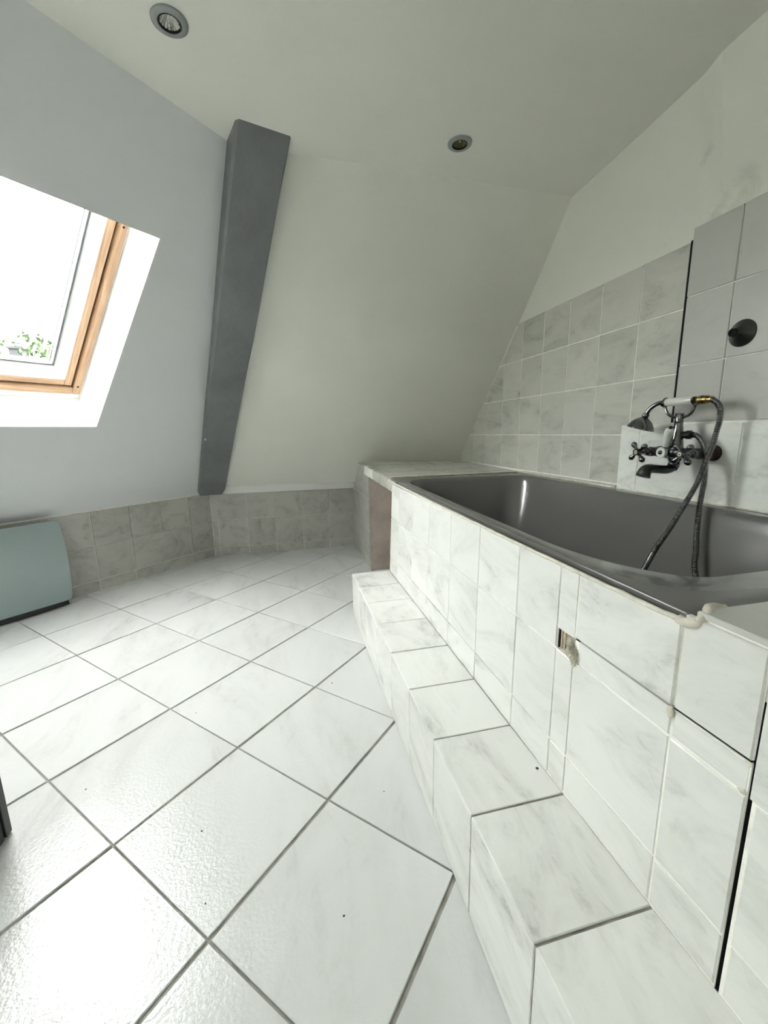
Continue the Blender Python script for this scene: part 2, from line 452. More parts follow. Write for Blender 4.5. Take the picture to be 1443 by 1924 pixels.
for a, b in (((W0, D0), (W1, D0)), ((W1, D0), (W1, D1)), ((W1, D1), (W0, D1)), ((W0, D1), (W0, D0))):
    f = bm.faces.new((V(*a, 0), V(*b, 0), V(*b, TH), V(*a, TH))); f.material_index = 1
done = set()
for e in [e for e in bm.edges if len(e.link_faces) == 1]:
    a, b = e.verts
    ka = [k_ for k_, v_ in verts.items() if v_ is a][0]; kb = [k_ for k_, v_ in verts.items() if v_ is b][0]
    if ka[2] == 0 and kb[2] == 0:
        bm.faces.new((a, b, verts[(kb[0], kb[1], TH)], verts[(ka[0], ka[1], TH)]))
fix_normals(bm)
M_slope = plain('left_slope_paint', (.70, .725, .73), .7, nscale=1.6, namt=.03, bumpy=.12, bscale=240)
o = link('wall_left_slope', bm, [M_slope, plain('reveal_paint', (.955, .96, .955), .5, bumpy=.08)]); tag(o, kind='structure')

# closing walls behind and beside the camera
tag(slab('wall_left_side', [Vector((XL, y, z)) for y, z in ((YB-.1, -.05), (XL+BOTL+.05, -.05), (XL+BOTL+.05, .5), (XL+TOPL, ZC+.1), (YB-.1, ZC+.1))], (-.1, 0, 0), M_rwall), kind='structure')
# back wall with an unseen small window, added as fill light
BX0, BX1, BZ0, BZ1 = -1.30, -.80, .68, 1.18
bm = bmesh.new()
for x0, x1, z0_, z1_ in ((XL-.1, BX0, -.05, ZC+.1), (BX1, XR+.1, -.05, ZC+.1), (BX0, BX1, -.05, BZ0), (BX0, BX1, BZ1, ZC+.1)): box(bm, x0, x1, YB-.1, YB, z0_, z1_)
tag(link('wall_back', bm, M_ceil), kind='structure')
fill_win = empty('fill_window', ((BX0+BX1)/2, YB-.05, BZ0), kind='structure')
bm = bmesh.new()
for x0, x1, z0_, z1_ in ((BX0, BX0+.05, BZ0, BZ1), (BX1-.05, BX1, BZ0, BZ1), (BX0+.05, BX1-.05, BZ0, BZ0+.05), (BX0+.05, BX1-.05, BZ1-.05, BZ1)): box(bm, x0, x1, YB-.08, YB-.02, z0_, z1_)
link('fill_window_frame', bm, M_white, fill_win)
bm = bmesh.new(); box(bm, BX0+.05, BX1-.05, YB-.053, YB-.049, BZ0+.05, BZ1-.05); link('fill_window_glass', bm, M_glass, fill_win)

# right wall: vertical to z 1.45, then leaning in towards the ceiling
ceil_line = [(YB, 1.12), (.60, 1.140), (.923, 1.158), (.99, 1.160), (1.035, 1.163), (1.10, 1.186), (1.342, 1.209), (1.70, XR), (3.3, XR)]
def ceilx(y):
    for (a, xa), (b, xb) in zip(ceil_line, ceil_line[1:]):
        if y <= b: return xa + (xb-xa)*(y-a)/(b-a)
    return XR
bm = bmesh.new()
ys = sorted(set([YB, 0, .5, .7, .9, .923, .96, .99, 1.02, 1.035, 1.06, 1.10, 1.12, 1.2, 1.342, 1.5, 1.7, 2, 2.4, 2.8, 3.3]))
zs = [-.05, .6, 1.2, 1.44, 1.54, 1.64, 1.74, ZC+.03]
def rx(y, z):
    if z < 1.46: return XR+.006
    f = min(1, (z-1.46)/(ZC-1.46)); return (XR+.006)*(1-f) + ceilx(y)*f
g = [[bm.verts.new((rx(y, z) if not (y < 1.115 and z > 1.44) else min(rx(y, z), 1.226), y, z)) for z in zs] for y in ys]
for i in range(len(ys)-1):
    for j in range(len(zs)-1): bm.faces.new((g[i][j], g[i+1][j], g[i+1][j+1], g[i][j+1]))
gb = [[bm.verts.new((XR+.12, y, z)) for z in (zs[0], zs[-1])] for y in (ys[0], ys[-1])]
bm.faces.new((gb[0][0], gb[0][1], gb[1][1], gb[1][0]))
bm.faces.new([g[i][-1] for i in range(len(ys))] + [gb[1][1], gb[0][1]])
bm.faces.new([g[i][0] for i in reversed(range(len(ys)))] + [gb[0][0], gb[1][0]])
bm.faces.new([g[0][j] for j in range(len(zs))] + [gb[0][1], gb[0][0]])
bm.faces.new([g[-1][j] for j in reversed(range(len(zs)))] + [gb[1][0], gb[1][1]])
fix_normals(bm)
wr = link('wall_right', bm, M_rwall); tag(wr, kind='structure')
# tile cladding of the right wall
bm = bmesh.new(); box(bm, XR+.0015, XR+.03, 1.10, 3.1, .60, 1.424); 
og = link('grout_bed', bm, M_grout_w, wr)
# clip by slope: y + (z-.51)*~.98 < 2.99
sl = (1.0, .975); sd = 2.985 + .975*.51 - .002
t = Tiles(lambda u, v: (XR, u, v), (-1, 0, 0), .006, .001)
ua = [1.1250, 1.297, 1.485, 1.673, 1.857, 2.040, 2.225, 2.410, 2.597, 2.783, 2.97]
rowsA = [.672, .857, 1.049, 1.243, 1.432]
for j in range(4):
    for i in range(len(ua)-1):
        if j == 0 and i == 0: continue
        t.rect(ua[i], ua[i+1], rowsA[j], rowsA[j+1], R_.uniform(.0025, .0045), R_.uniform(.003, .005), clips=[(sl, sd)])
t.done('tile_cladding', M_wall, wr)
# upper repaired tiles stand proud
XB = 1.221
bm = bmesh.new(); box(bm, XB+.004, XR+.03, YB+.01, 1.1065, .885, 1.462)
link('proud_grout_bed', bm, M_grout_w, wr)
bm = bmesh.new(); box(bm, XR-.002, XR+.004, 1.1066, 1.1240, .897, 1.434); link('dark_joint_strip', bm, M_gap, wr)  # dark strip filling the joint at the edge of the proud tiles
t = Tiles(lambda u, v: (XB, u, v), (-1, 0, 0), .010, .0012)
ub = [1.109, .966, .775, .585, .395, .205, .015, -.175, -.365, -.555, -.745, -.935, -1.19]
rowsB = [.896, 1.070, 1.270, 1.462]
for j in range(3):
    for i in range(len(ub)-1): t.rect(ub[i+1], ub[i], rowsB[j], rowsB[j+1], R_.uniform(.0035, .006), .0035)
t.done('proud_tile_cladding', M_upper, wr)
# pale patch of larger tiles behind the tap
XP = 1.213
bm = bmesh.new(); box(bm, XP+.003, XR+.03, YB+.01, 1.308, .64, .890)
link('patch_backing', bm, M_grout_w, wr)
t = Tiles(lambda u, v: (XP, u, v), (-1, 0, 0), .010, .0012)
up = [1.309, 1.221, .886, .556, .226, -.104, -.434, -.764, -1.19]
for i in range(len(up)-1): t.rect(up[i+1], up[i], .645, .893, .0045, .003)
t.done('patch_tiles', M_patch, wr)

# ------------------------------------------------------------------ window
win = empty('window_1', W(-.25, .85, .18), kind='structure')
def wbox(bm, t0, t1, d0, d1, o0, o1, mi=0, bev=0):
    b2 = bmesh.new()
    v = [b2.verts.new(W(a, b, c)) for a in (t0, t1) for b in (d0, d1) for c in (o0, o1)]
    for idx in ((0,1,3,2),(4,6,7,5),(0,4,5,1),(2,3,7,6),(0,2,6,4),(1,5,7,3)): b2.faces.new([v[i] for i in idx])
    fix_normals(b2)
    if bev: bevel_all(b2, bev, 2)
    me = bpy.data.meshes.new('tmp'); b2.to_mesh(me); b2.free()
    n0 = len(bm.faces); bm.from_mesh(me); bpy.data.meshes.remove(me)
    bm.faces.ensure_lookup_table()
    for f in bm.faces[n0:]: f.material_index = mi
# outer frame (pine) : inner step at T .106
def ring(bm, to, do, ti, di, o0, o1, mi=0, bev=.003, rail=False):
    # to=(t0,t1) outer, ti inner
    wbox(bm, to[0], ti[0], do[0], do[1], o0, o1, mi, bev); wbox(bm, ti[1], to[1], do[0], do[1], o0, o1, mi, bev)
    mj = mi + 1 if rail else mi
    wbox(bm, ti[0], ti[1], do[0], di[0], o0, o1, mj, bev); wbox(bm, ti[0], ti[1], di[1], do[1], o0, o1, mj, bev)
gl = (-.545, .029); gd = (.385, 1.137)
bm = bmesh.new()
ring(bm, (-.655, .139), (.262, 1.261), (-.622, .107), (.295, 1.224), .176, .26, 0, .006, True)
fr = link('outer_frame', bm, [M_pine, M_pine_h], win)
bm = bmesh.new(); ring(bm, (-.68, .165), (.235, 1.32), (-.65, .134), (.268, 1.256), .186, .27, 0, .001)
link('frame_edge_strip', bm, M_white, win)
bm = bmesh.new()
ring(bm, (-.614, .0995), (.303, 1.2155), (-.586, .070), (.333, 1.186), .184, .25, 0, .003, True)
sash = link('sash', bm, [M_pine, M_pine_h], win)
bm = bmesh.new(); ring(bm, (-.6225, .1075), (.2945, 1.2245), (-.613, .0985), (.304, 1.2145), .200, .24, 0, 0)
link('frame_seal', bm, M_gap, sash)
# sloping white chamfer of the sash from wood lip to glass
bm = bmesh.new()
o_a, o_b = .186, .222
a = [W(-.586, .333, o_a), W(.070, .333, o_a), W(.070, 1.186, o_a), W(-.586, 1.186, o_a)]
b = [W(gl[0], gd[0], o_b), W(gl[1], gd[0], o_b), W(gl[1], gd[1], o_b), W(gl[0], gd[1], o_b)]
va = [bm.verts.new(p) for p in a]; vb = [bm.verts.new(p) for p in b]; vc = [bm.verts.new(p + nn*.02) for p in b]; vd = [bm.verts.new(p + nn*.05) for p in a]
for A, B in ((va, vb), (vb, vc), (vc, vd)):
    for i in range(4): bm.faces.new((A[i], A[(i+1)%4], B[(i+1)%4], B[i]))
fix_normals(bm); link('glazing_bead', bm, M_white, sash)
bm = bmesh.new(); ring(bm, (gl[0]-.004, gl[1]+.002), (gd[0]-.004, gd[1]+.002), (gl[0]+.004, gl[1]-.005), (gd[0]+.005, gd[1]-.004), .215, .232, 0, .001)
link('gasket', bm, M_gasket, sash)
bm = bmesh.new(); ring(bm, (gl[0]+.010, gl[1]-.011), (gd[0]+.009, gd[1]-.009), (gl[0]+.014, gl[1]-.0145), (gd[0]+.012, gd[1]-.012), .226, .236, 0, .001)
link('spacer_bar', bm, plain('spacer_grey', (.25, .26, .27), .4), sash)
bm = bmesh.new(); wbox(bm, gl[0]-.003, gl[1]+.003, gd[0]-.003, gd[1]+.003, .2285, .2325)
link('glass_pane', bm, M_glass, win)
# screws at the ends of the right frame member
bm = bmesh.new()
for d_ in (1.213, .456): lathe(bm, W(.122, d_, .1755), -nn, [(0, .0045), (.0015, .004), (.002, .001)], 12)
link('screw', bm, M_gap, fr)

# ------------------------------------------------------------------ beam
dB = Vector((-.38, 1.12, -1))
Rt = Vector((.082, 1.584, ZC)); Lt = Vector((-.084, 1.536, ZC)); LLt = Vector((-.121, 1.640, ZC))
rr = Rt + (LLt-Lt)*.9
bm = bmesh.new(); rings = []
NS = 36; zb = .468; total = ZC - zb
for i in range(NS+1):
    tt = total*i/NS + (0 if i else -.02)
    c = (Rt+Lt+LLt+rr)/4 + dB*tt
    def wob(a, seed): return Vector((noise.noise(Vector((a, seed, 1.3)))*.0045, noise.noise(Vector((a, seed, 7.7)))*.0045, 0))
    shr = 1.0
    e = total - tt
    if e < .05: shr = 1 - .16*(1-e/.05)**2
    ln = []
    base = [Rt + (rr-Rt)*.06, Rt + (Lt-Rt)*.03, Lt + (Rt-Lt)*.05, Lt + (LLt-Lt)*.10, LLt, LLt + (LLt-Lt)*1.0, rr + (rr-Rt)*1.0, rr]
    for j, p in enumerate(base):
        pp = p + dB*tt + wob(tt*2.2, j*.11)
        pp = c + (pp - c)*shr if j in (0, 1, 2, 3, 4, 7) else pp
        ln.append(bm.verts.new(pp))
    rings.append(ln)
for i in range(NS):
    for j in range(8): bm.faces.new((rings[i][j], rings[i][(j+1)%8], rings[i+1][(j+1)%8], rings[i+1][j]))
bm.faces.new(rings[0]); bm.faces.new(list(reversed(rings[-1])))
fix_normals(bm)
beam = link('sloping_beam', bm, M_beam); autosmooth(beam, 35)
tag(beam, 'grey painted timber beam sloping down the corner between the skylight slope and the far slope', 'beam')
bm = bmesh.new()
cR = Lt + (Rt-Lt)*.045
for dz, r_, w_ in ((1.092, .005, .6), (1.098, .0035, .4), (1.04, .002, 1)):
    c = Lt + (Rt-Lt)*.035 + dB*(dz-.115) + Vector((0, .001, .001))
    ball(bm, c, r_*.8, (1, 1, 1.5), 8)
link('paint_chip', bm, M_white, beam)

# ------------------------------------------------------------------ tiled step
step = empty('tiled_step', (.37, .9, 0), 'long low marble-tiled step running along the foot of the bath', 'step')
ZS = .2165; XS = .28; XPn = .464
yj = [-1.17, -.98, -.79, -.60, -.41, -.215, -.015, .175, .3695, .562, .752, .938, 1.128, 1.330, 1.518, 1.70, 1.885]
bm = bmesh.new(); box(bm, XS+.002, XPn+.004, YB+.01, 1.882, -.003, ZS-.003)
link('step_core', bm, M_grout_f, step)
t = Tiles(lambda u, v: (v, u, ZS), (0, 0, 1), .008, .0012)
for i in range(len(yj)-1): t.rect(yj[i], yj[i+1], XS, XPn+.002, R_.uniform(.003, .0055), .001)
t.done('tread_tiles', M_step, step)
t = Tiles(lambda u, v: (XS, u, v), (-1, 0, 0), .008, .0012)
for i in range(len(yj)-1): t.rect(yj[i], yj[i+1], .0015, ZS-.003, R_.uniform(.002, .0035), .0015)
t.done('riser_tiles', M_step, step)
t = Tiles(lambda u, v: (u, 1.885, v), (0, 1, 0), .008, .0012); t.rect(XS, XPn, .0015, ZS-.003, .003); t.done('end_tile', M_step, step)

# ------------------------------------------------------------------ bath surround
sur = empty('bath_surround', (.8, 1.4, 0), 'marble-tiled box with ledges and an open niche enclosing the grey bath', 'bath surround')
def PX(y, z): return XPn + .018*max(0, min(1, (y-.37)/1.5))*max(0, min(1, (z-.217)/.43))
zt = .643
bm = bmesh.new()
def pbox(y0, y1, z0, z1, depth=.05):
    f = [(PX(y, z)+.0018, y, z) for y in (y0, y1) for z in (z0, z1)]
    b = [(.464+depth, y, z) for y in (y0, y1) for z in (z0, z1)]
    v = [bm.verts.new(p) for p in f+b]
    for idx in ((0,1,3,2),(4,6,7,5),(0,4,5,1),(2,3,7,6),(0,2,6,4),(1,5,7,3)): bm.faces.new([v[i] for i in idx])
# leave the broken hole (y .563-.611, z .485-.524) and slot (y .272-.2835) open
pbox(.611, 1.872, 0, zt-.004)
pbox(.563, .611, 0, .484); pbox(.563, .611, .5245, zt-.004)
pbox(.2815, .563, 0, .5250); pbox(.2815, .563, .5300, zt-.004); pbox(YB+.01, .276, 0, zt-.004)
fix_normals(bm); link('grout_bed', bm, M_grout_w, sur)
bm = bmesh.new(); box(bm, .5145, .53, YB+.01, 1.87, 0, .635); link('gap_shade_backing', bm, M_gap, sur)  # black backing: the shade inside hole and slot is put into its colour
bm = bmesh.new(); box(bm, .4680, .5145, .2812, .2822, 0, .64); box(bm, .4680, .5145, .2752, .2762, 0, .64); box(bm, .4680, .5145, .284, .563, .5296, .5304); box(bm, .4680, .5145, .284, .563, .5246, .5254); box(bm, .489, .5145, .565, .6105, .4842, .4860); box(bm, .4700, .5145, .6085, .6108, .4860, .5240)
link('gap_shade_lining', bm, M_gap, sur)  # thin black linings paint the shade on the slot, joint and hole sides
t = Tiles(lambda u, v: (PX(u, v), u, v), (-1, 0, 0), .009, .0012)
cols = [1.873, 1.733, 1.523, 1.330, 1.131, .938, .749, .611]
rows = [.218, .294, .4845, zt]
for i in range(len(cols)-1):
    for j in range(3):
        t.rect(cols[i+1], cols[i], rows[j], rows[j+1], .0022 if i < 5 else .003, .003)
# repaired area
t.rect(.563, .611, .218, .294, .0035, .003); t.rect(.563, .611, .294, .4845, .0035, .003); t.rect(.563, .611, .5245, zt, .004, .002)
t.rect(.375, .563, .218, .294, .004, .003); t.rect(.375, .563, .294, .486, .004, .003, lift=-.0006)
t.rect(.375, .5555, .4865, .5262, .004, .0012, lift=-.001); t.rect(.375, .563, .5290, zt, .004, .0012, lift=.0012)
t.rect(.2805, .375, .218, .294, .004, .003); t.rect(.2805, .375, .294, .486, .004, .004)
t.rect(.2805, .375, .4865, .5245, .004, .003, lift=-.0012); t.rect(.2800, .375, .5285, .657, .005, .002, lift=.001)
un = [.2735, .085, -.105, -.295, -.485, -.675, -.865, -1.055, -1.19]
for i in range(len(un)-1):
    t.rect(un[i+1], un[i], .218, .294, .004, .003); t.rect(un[i+1], un[i], .294, .4845, .004, .003)
    t.rect(un[i+1], un[i] + (.0 if i else .0065), .4845, .657, .004, .003)
t.done('front_panel_tiles', M_step, sur)
# mortar and splintered timber in the broken corner
bm = bmesh.new()
bmesh.ops.create_icosphere(bm, subdivisions=6, radius=1)
for v in bm.verts:
    n_ = noise.noise(v.co*2.3)*.35 + noise.noise(v.co*7)*.35 + noise.noise(v.co*19)*.30
    v.co = Vector((.4685 + v.co.x*.0055*(1+n_*2.2), .5665 + v.co.y*.014*(1+n_*1.1) + v.co.z*.006, .498 + v.co.z*.021*(1+n_*1.0)))
link('mortar_lump', bm, M_mortar, sur, smooth=False)
bm = bmesh.new()
for i, (y, w) in enumerate(((.604, .004), (.598, .006), (.590, .0045), (.584, .003))):
    box(bm, .4715+.0012*i, .488, y-w/2, y+w/2, .4865, .523)
link('timber_batten', bm, plain('old_timber', (.42, .35, .25), .8, nscale=40, namt=.35), sur)
# lump of sealant filler in the middle joint and at the bath corner
bm = bmesh.new()
bm.free()
for c, r_, sc in (((.4640, .377, .520), .0055, (.5, 1.0, 1.6)), ((.4635, .2835, .525), .003, (.5, 1.4, 1.0)), ((.4637, .2855, .489), .003, (.5, 1.6, 1))):
    bm = bmesh.new(); ball(bm, c, r_, sc, 12)
    for v in bm.verts: v.co += Vector((noise.noise(v.co*300), noise.noise(v.co*260), noise.noise(v.co*220)))*.001
    link('filler_lump', bm, M_caulk, sur, smooth=True)
# near ledge
bm = bmesh.new(); box(bm, XPn+.004, XR, YB+.01, .360, .60, .6615); link('near_ledge_core', bm, M_grout_w, sur)
t = Tiles(lambda u, v: (u, v, .666), (0, 0, 1), .007, .0012)
t.grid([XPn-.001, .66, .85, 1.04, 1.212], [-1.18, -.98, -.79, -.60, -.41, -.215, -.015, .175, .363], .004)
t.done('near_ledge_tiles', M_upper, sur)
# far ledge, lintel and pillar
ZL = .668
def LX(y, z): return .482 + .016*max(0, min(1, (y-1.87)/.65))
def LZ(y): return .661 + .018*max(0, min(1, (y-1.95)/.95))
bm = bmesh.new()
def fprism(bm, plan, z0f, z1f):
    a = [bm.verts.new((x, y, z0f(y))) for x, y in plan]; b = [bm.verts.new((x, y, z1f(y))) for x, y in plan]
    n = len(plan); bm.faces.new(list(reversed(a))); bm.faces.new(b)
    for i in range(n): bm.faces.new((a[i], a[(i+1)%n], b[(i+1)%n], b[i]))
fprism(bm, [(LX(1.99, 0)+.004, 1.99), (XR, 1.99), (XR, 2.96), (LX(2.96, 0)+.004, 2.96)], lambda y: LZ(y)-.058, lambda y: LZ(y)-.004)
fprism(bm, [(LX(1.87, 0)+.004, 1.872), (LX(2, 0)+.015, 1.872), (LX(2, 0)+.015, 1.995), (LX(2, 0)+.004, 1.995)], lambda y: .603, lambda y: .652)
fix_normals(bm); link('far_ledge_core', bm, M_grout_w, sur)
t = Tiles(lambda u, v: (u, v, LZ(v)), (0, 0, 1), .007, .0012)
vs = [1.99, 2.16, 2.35, 2.54, 2.73, 2.935]; xs_ = [.4855, .725, .915, 1.105, 1.233]
for i in range(4):
    for j in range(5): 
        u0 = xs_[i]
        P = [(u0+.002, vs[j]+.002), (xs_[i+1]-.002, vs[j]+.002), (xs_[i+1]-.002, vs[j+1]-.002), (u0+.002, vs[j+1]-.002)]
        if i == 0: P[0] = (LX(vs[j], 0), P[0][1]); P[3] = (LX(vs[j+1], 0), P[3][1])
        t.poly(P)
t.rect(1.211, 1.234, 1.31, 1.99, .002, .002) if False else None
t.done('far_ledge_tiles', M_wall, sur)
t = Tiles(lambda u, v: (LX(u, v), u, v), (-1, 0, 0), .008, .0012)
vj = [1.875, 1.99, 2.155, 2.335, 2.52]
for i in range(4):
    z1 = LZ((vj[i]+vj[i+1])/2)-.003
    t.rect(vj[i], vj[i+1], .603 + .002*i, z1 - (.012 if i == 0 else 0), .004, .002)
pc = [((1.0, 1.0), 2.985+.58)]
for j, (z0, z1) in enumerate(((.0015, .060), (.060, .262), (.262, .468), (.468, .676))):
    t.rect(2.525, 2.72, z0, z1, .004, .004); t.rect(2.72, 3.168, z0, z1, .0045, .004, clips=[((.935, 1.07), .935*3.06+1.07*.505)] if j > 1 else ())
t.done('pillar_and_lintel_tiles', M_low, sur)
bm = bmesh.new()
prof = [(2.525, 0), (3.168, 0), (3.168, .46), (3.06, .52), (2.92, .672), (2.525, .665)]
a = [bm.verts.new((LX(2.6, 0)+.004, y, z)) for y, z in prof]; b = [bm.verts.new((XR, y, z)) for y, z in prof]
bm.faces.new(a); bm.faces.new(list(reversed(b)))
for i in range(len(prof)): bm.faces.new((a[i], b[i], b[(i+1)%6], a[(i+1)%6]))
fix_normals(bm); link('plastered_pillar', bm, M_plaster, sur)
bm = bmesh.new(); box(bm, .515, XR-.03, 1.995, 2.01, 0, .60); link('niche_end_wall', bm, M_plaster, sur)
bm = bmesh.new()
prof = [(2.527, 0), (3.166, 0), (3.166, .455), (3.055, .515), (2.925, .660), (2.527, .660)]
a = [bm.verts.new((LX(2.6, 0)+.0022, y, z)) for y, z in prof]; b = [bm.verts.new((LX(2.6, 0)+.0045, y, z)) for y, z in prof]
bm.faces.new(a); bm.faces.new(list(reversed(b)))
for i in range(len(prof)): bm.faces.new((a[i], b[i], b[(i+1)%6], a[(i+1)%6]))
fix_normals(bm); link('pillar_grout', bm, M_grout_w, sur)
# tiled strip between the bath and the right wall
bm = bmesh.new(); box(bm, 1.207, XR, 1.31, 1.99, .62, .668); link('wall_side_strip', bm, M_upper, sur)

# ------------------------------------------------------------------ bathtub
tubE = empty('bathtub', (.84, 1.17, .25), 'dark grey enamelled rectangular bath sunk into the tiled surround', 'bathtub')
c00 = Vector((.4705, .366)); c10 = Vector((1.2065, .366)); c01 = Vector((.503, 1.985)); c11 = Vector((1.2065, 1.985))
def TB(x, y, z):
    # nominal coordinates x .47-1.2065, y .366-1.985, skewed to the measured corners
    a = (x-.4705)/(1.2065-.4705); b = (y-.366)/(1.985-.366)
    p = (c00*(1-a)+c10*a)*(1-b) + (c01*(1-a)+c11*a)*b
    return Vector((p.x, p.y, z + .005*b))
def rr_ring(x0, x1, y0, y1, cr, z, n=14):
    """cr: (rx,ry) for corners near-left, near-right, far-right, far-left"""
    out = []
    cs = [(x0, y0, 1, 1, math.pi), (x1, y0, -1, 1, 1.5*math.pi), (x1, y1, -1, -1, 0), (x0, y1, 1, -1, .5*math.pi)]
    for (cx, cy, sx, sy, a0), (rx_, ry_) in zip(cs, cr):
        ox, oy = cx + sx*rx_, cy + sy*ry_
        for i in range(n+1):
            a = a0 + .5*math.pi*i/n
            out.append((ox + rx_*math.cos(a), oy + ry_*math.sin(a), z))
    return out
sm = lambda r: [(r, r)]*4
inn = [(.13, .26), (.15, .24), (.12, .11), (.13, .13)]
def scl(c, k_): return [(a*k_, b*k_) for a, b in c]
def off_ring(d, z, ky=1.5):
    return rr_ring(.513+d, 1.156-d, .480+d*ky, 1.863-d, [(max(.05, a-.5*d), max(.05, b-.5*d)) for a, b in inn], z)
ringsd = [
    rr_ring(.4745, 1.2030, .370, 1.981, sm(.012), .6425),
    rr_ring(.4710, 1.2065, .3665, 1.985, sm(.014), .6440),
    rr_ring(.4705, 1.2065, .366, 1.985, sm(.014), .6535),
    rr_ring(.4715, 1.2055, .367, 1.984, sm(.014), .6552),
    rr_ring(.4740, 1.2030, .369, 1.981, sm(.014), .6560),
    rr_ring(.503, 1.167, .468, 1.874, inn, .6545),
    rr_ring(.5065, 1.163, .472, 1.870, inn, .6530),
    rr_ring(.511, 1.158, .478, 1.865, inn, .6470),
    off_ring(.002, .638), off_ring(.008, .612), off_ring(.023, .55), off_ring(.040, .48), off_ring(.059, .40), off_ring(.078, .33),
    off_ring(.098, .285), off_ring(.125, .262), off_ring(.17, .251), off_ring(.25, .248, 1.8)]
bm = bmesh.new(); prev = None
for rg in ringsd:
    cur = [bm.verts.new(TB(*p)) for p in rg]
    if prev:
        n = len(cur)
        for i in range(n): bm.faces.new((prev[i], prev[(i+1)%n], cur[(i+1)%n], cur[i]))
    prev = cur
bm.faces.new(prev)
# outer shell below the rim
bot = [bm.verts.new(TB(*p)) for p in rr_ring(.50, 1.18, .45, 1.9, sm(.1), .60)]
bot2 = [bm.verts.new(TB(*p)) for p in rr_ring(.55, 1.15, .54, 1.86, sm(.1), .23)]
first = [v for v in bm.verts][:len(ringsd[0])]
n = len(bot)
for A, B in ((first, bot), (bot, bot2)):
    for i in range(n): bm.faces.new((A[i], A[(i+1)%n], B[(i+1)%n], B[i]))
bm.faces.new(bot2)
fix_normals(bm)
tub = link('basin', bm, M_enamel, tubE, smooth=True)
# drain
bm = bmesh.new(); lathe(bm, (.84, .98, .2535), (0, 0, 1), [(0, .035), (.003, .034), (.004, .028), (.001, .024), (.001, .004)], 28)
o = link('drain', bm, M_chrome, tubE, smooth=True)
# sealant beads
def bead(pts, r, name, parent, seed=0, amp=.35):
    P = catmull(pts, 60 if len(pts) < 4 else 14); bm = bmesh.new()
    for i, p in enumerate(P):
        p += Vector((noise.noise(p*60+Vector((seed, 0, 0))), noise.noise(p*60+Vector((0, seed, 0))), noise.noise(p*70)))*r*amp
    rad = [r*(1 + .35*noise.noise(p*45)) for p in P]
    tube(bm, P, rad, 8); return link(name, bm, M_caulk, parent, smooth=True)
bead([(.4668, .372, .6445), (.4672, .62, .6445), (.470, .95, .645), (.474, 1.3, .646), (.479, 1.62, .648), (.486, 1.96, .650)], .0036, 'sealant', tubE, 1)
bead([(.4655, .382, .6445), (.464, .370, .646), (.4645, .360, .652), (.468, .356, .660), (.476, .358, .6655), (.486, .363, .6655), (.500, .3645, .6625), (.512, .3645, .660)], .0062, 'corner_sealant', tubE, 2, .45)
bead([(.495, .362, .6615), (.7, .3625, .6615), (1.0, .3625, .6615), (1.2, .3625, .6615)], .0025, 'near_sealant', tubE, 3)
bead([(.490, 1.987, .661), (.6, 1.989, .6635), (.9, 1.989, .6635), (1.205, 1.989, .6635)], .0032, 'far_sealant', tubE, 4)
bead([(1.2075, 1.32, .661), (1.2075, 1.65, .6625), (1.2075, 1.98, .664)], .0032, 'wall_side_sealant', tubE, 5)
bead([(1.2095, YB+1.6, .657), (1.2095, .8, .659), (1.2095, 1.305, .660)], .0028, 'tap_side_sealant', tubE, 6)

# ------------------------------------------------------------------ bath mixer tap
tap = empty('bath_mixer_tap', (1.15, 1.03, .81), 'tarnished old-style wall mixer tap with two cross handles above the bath', 'tap')
XT = 1.150; ZT = .806; YL_, YR_ = 1.105, .955; YM = 1.022
bm = bmesh.new()
tube(bm, [(XT, y, ZT) for y in (YR_-.012, YR_-.008, YR_+.02, YM-.03, YM-.012, YM+.012, YM+.03, YL_-.02, YL_+.008, YL_+.012)], [.010, .0155, .0155, .014, .019, .019, .014, .0135, .0155, .010], 24)
ball(bm, (XT, YM, ZT), .0225)
body = link('tap_body', bm, M_chrome_d, tap, smooth=True); autosmooth(body, 50)
for y, mt in ((YL_, M_chrome_d), (YR_, M_rust)):
    bm = bmesh.new()
    lathe(bm, (XP+.0005, y, ZT), (-1, 0, 0), [(0, .0235), (.003, .0235), (.008, .020), (.011, .0165), (.02, .0155), (.024, .0172), (.040, .0172), (.044, .0155), (XP-XT, .014)], 6 if False else 28)
    o = link('wall_union', bm, mt, tap, smooth=True); autosmooth(o, 35)
    if mt is M_rust: o['label'] = 'rusty red-brown wall union'
def cross_handle(y, rot, tilt):
    bm = bmesh.new(); xh = 1.094
    lathe(bm, (XT-.012, y, ZT), (-1, 0, 0), [(0, .012), (.010, .0125), (.014, .009), (.024, .008), (.030, .009), (.036, .0105), (.046, .0115), (.052, .0105)], 24)
    for q_ in range(4):
        a = rot + q_*math.pi/2; u = Vector((0, math.cos(a), math.sin(a)))
        c = Vector((xh+.002, y, ZT))
        tube(bm, [c + u*r_ for r_ in (.004, .010, .016, .021, .026, .031, .036, .0385)], [.0042, .0042, .0045, .0065, .0085, .0088, .006, .002], 16)
    h = link('cross_handle', bm, M_chrome, tap, smooth=True); autosmooth(h, 55)
    bm = bmesh.new(); lathe(bm, (xh+.003, y, ZT), (-1, 0, 0), [(0, .0105), (.008, .0105), (.0105, .009), (.0115, .003)], 24)
    b_ = link('index_button', bm, M_ivory, h, smooth=True); autosmooth(b_, 40)
    bm = bmesh.new(); lathe(bm, (xh-.0085, y, ZT), (-1, 0, 0), [(0, .0022), (.0006, .0018)], 10); link('button_mark', bm, M_black, b_)
cross_handle(YL_, math.radians(52), 0); cross_handle(YR_-.003, math.radians(48), 0)
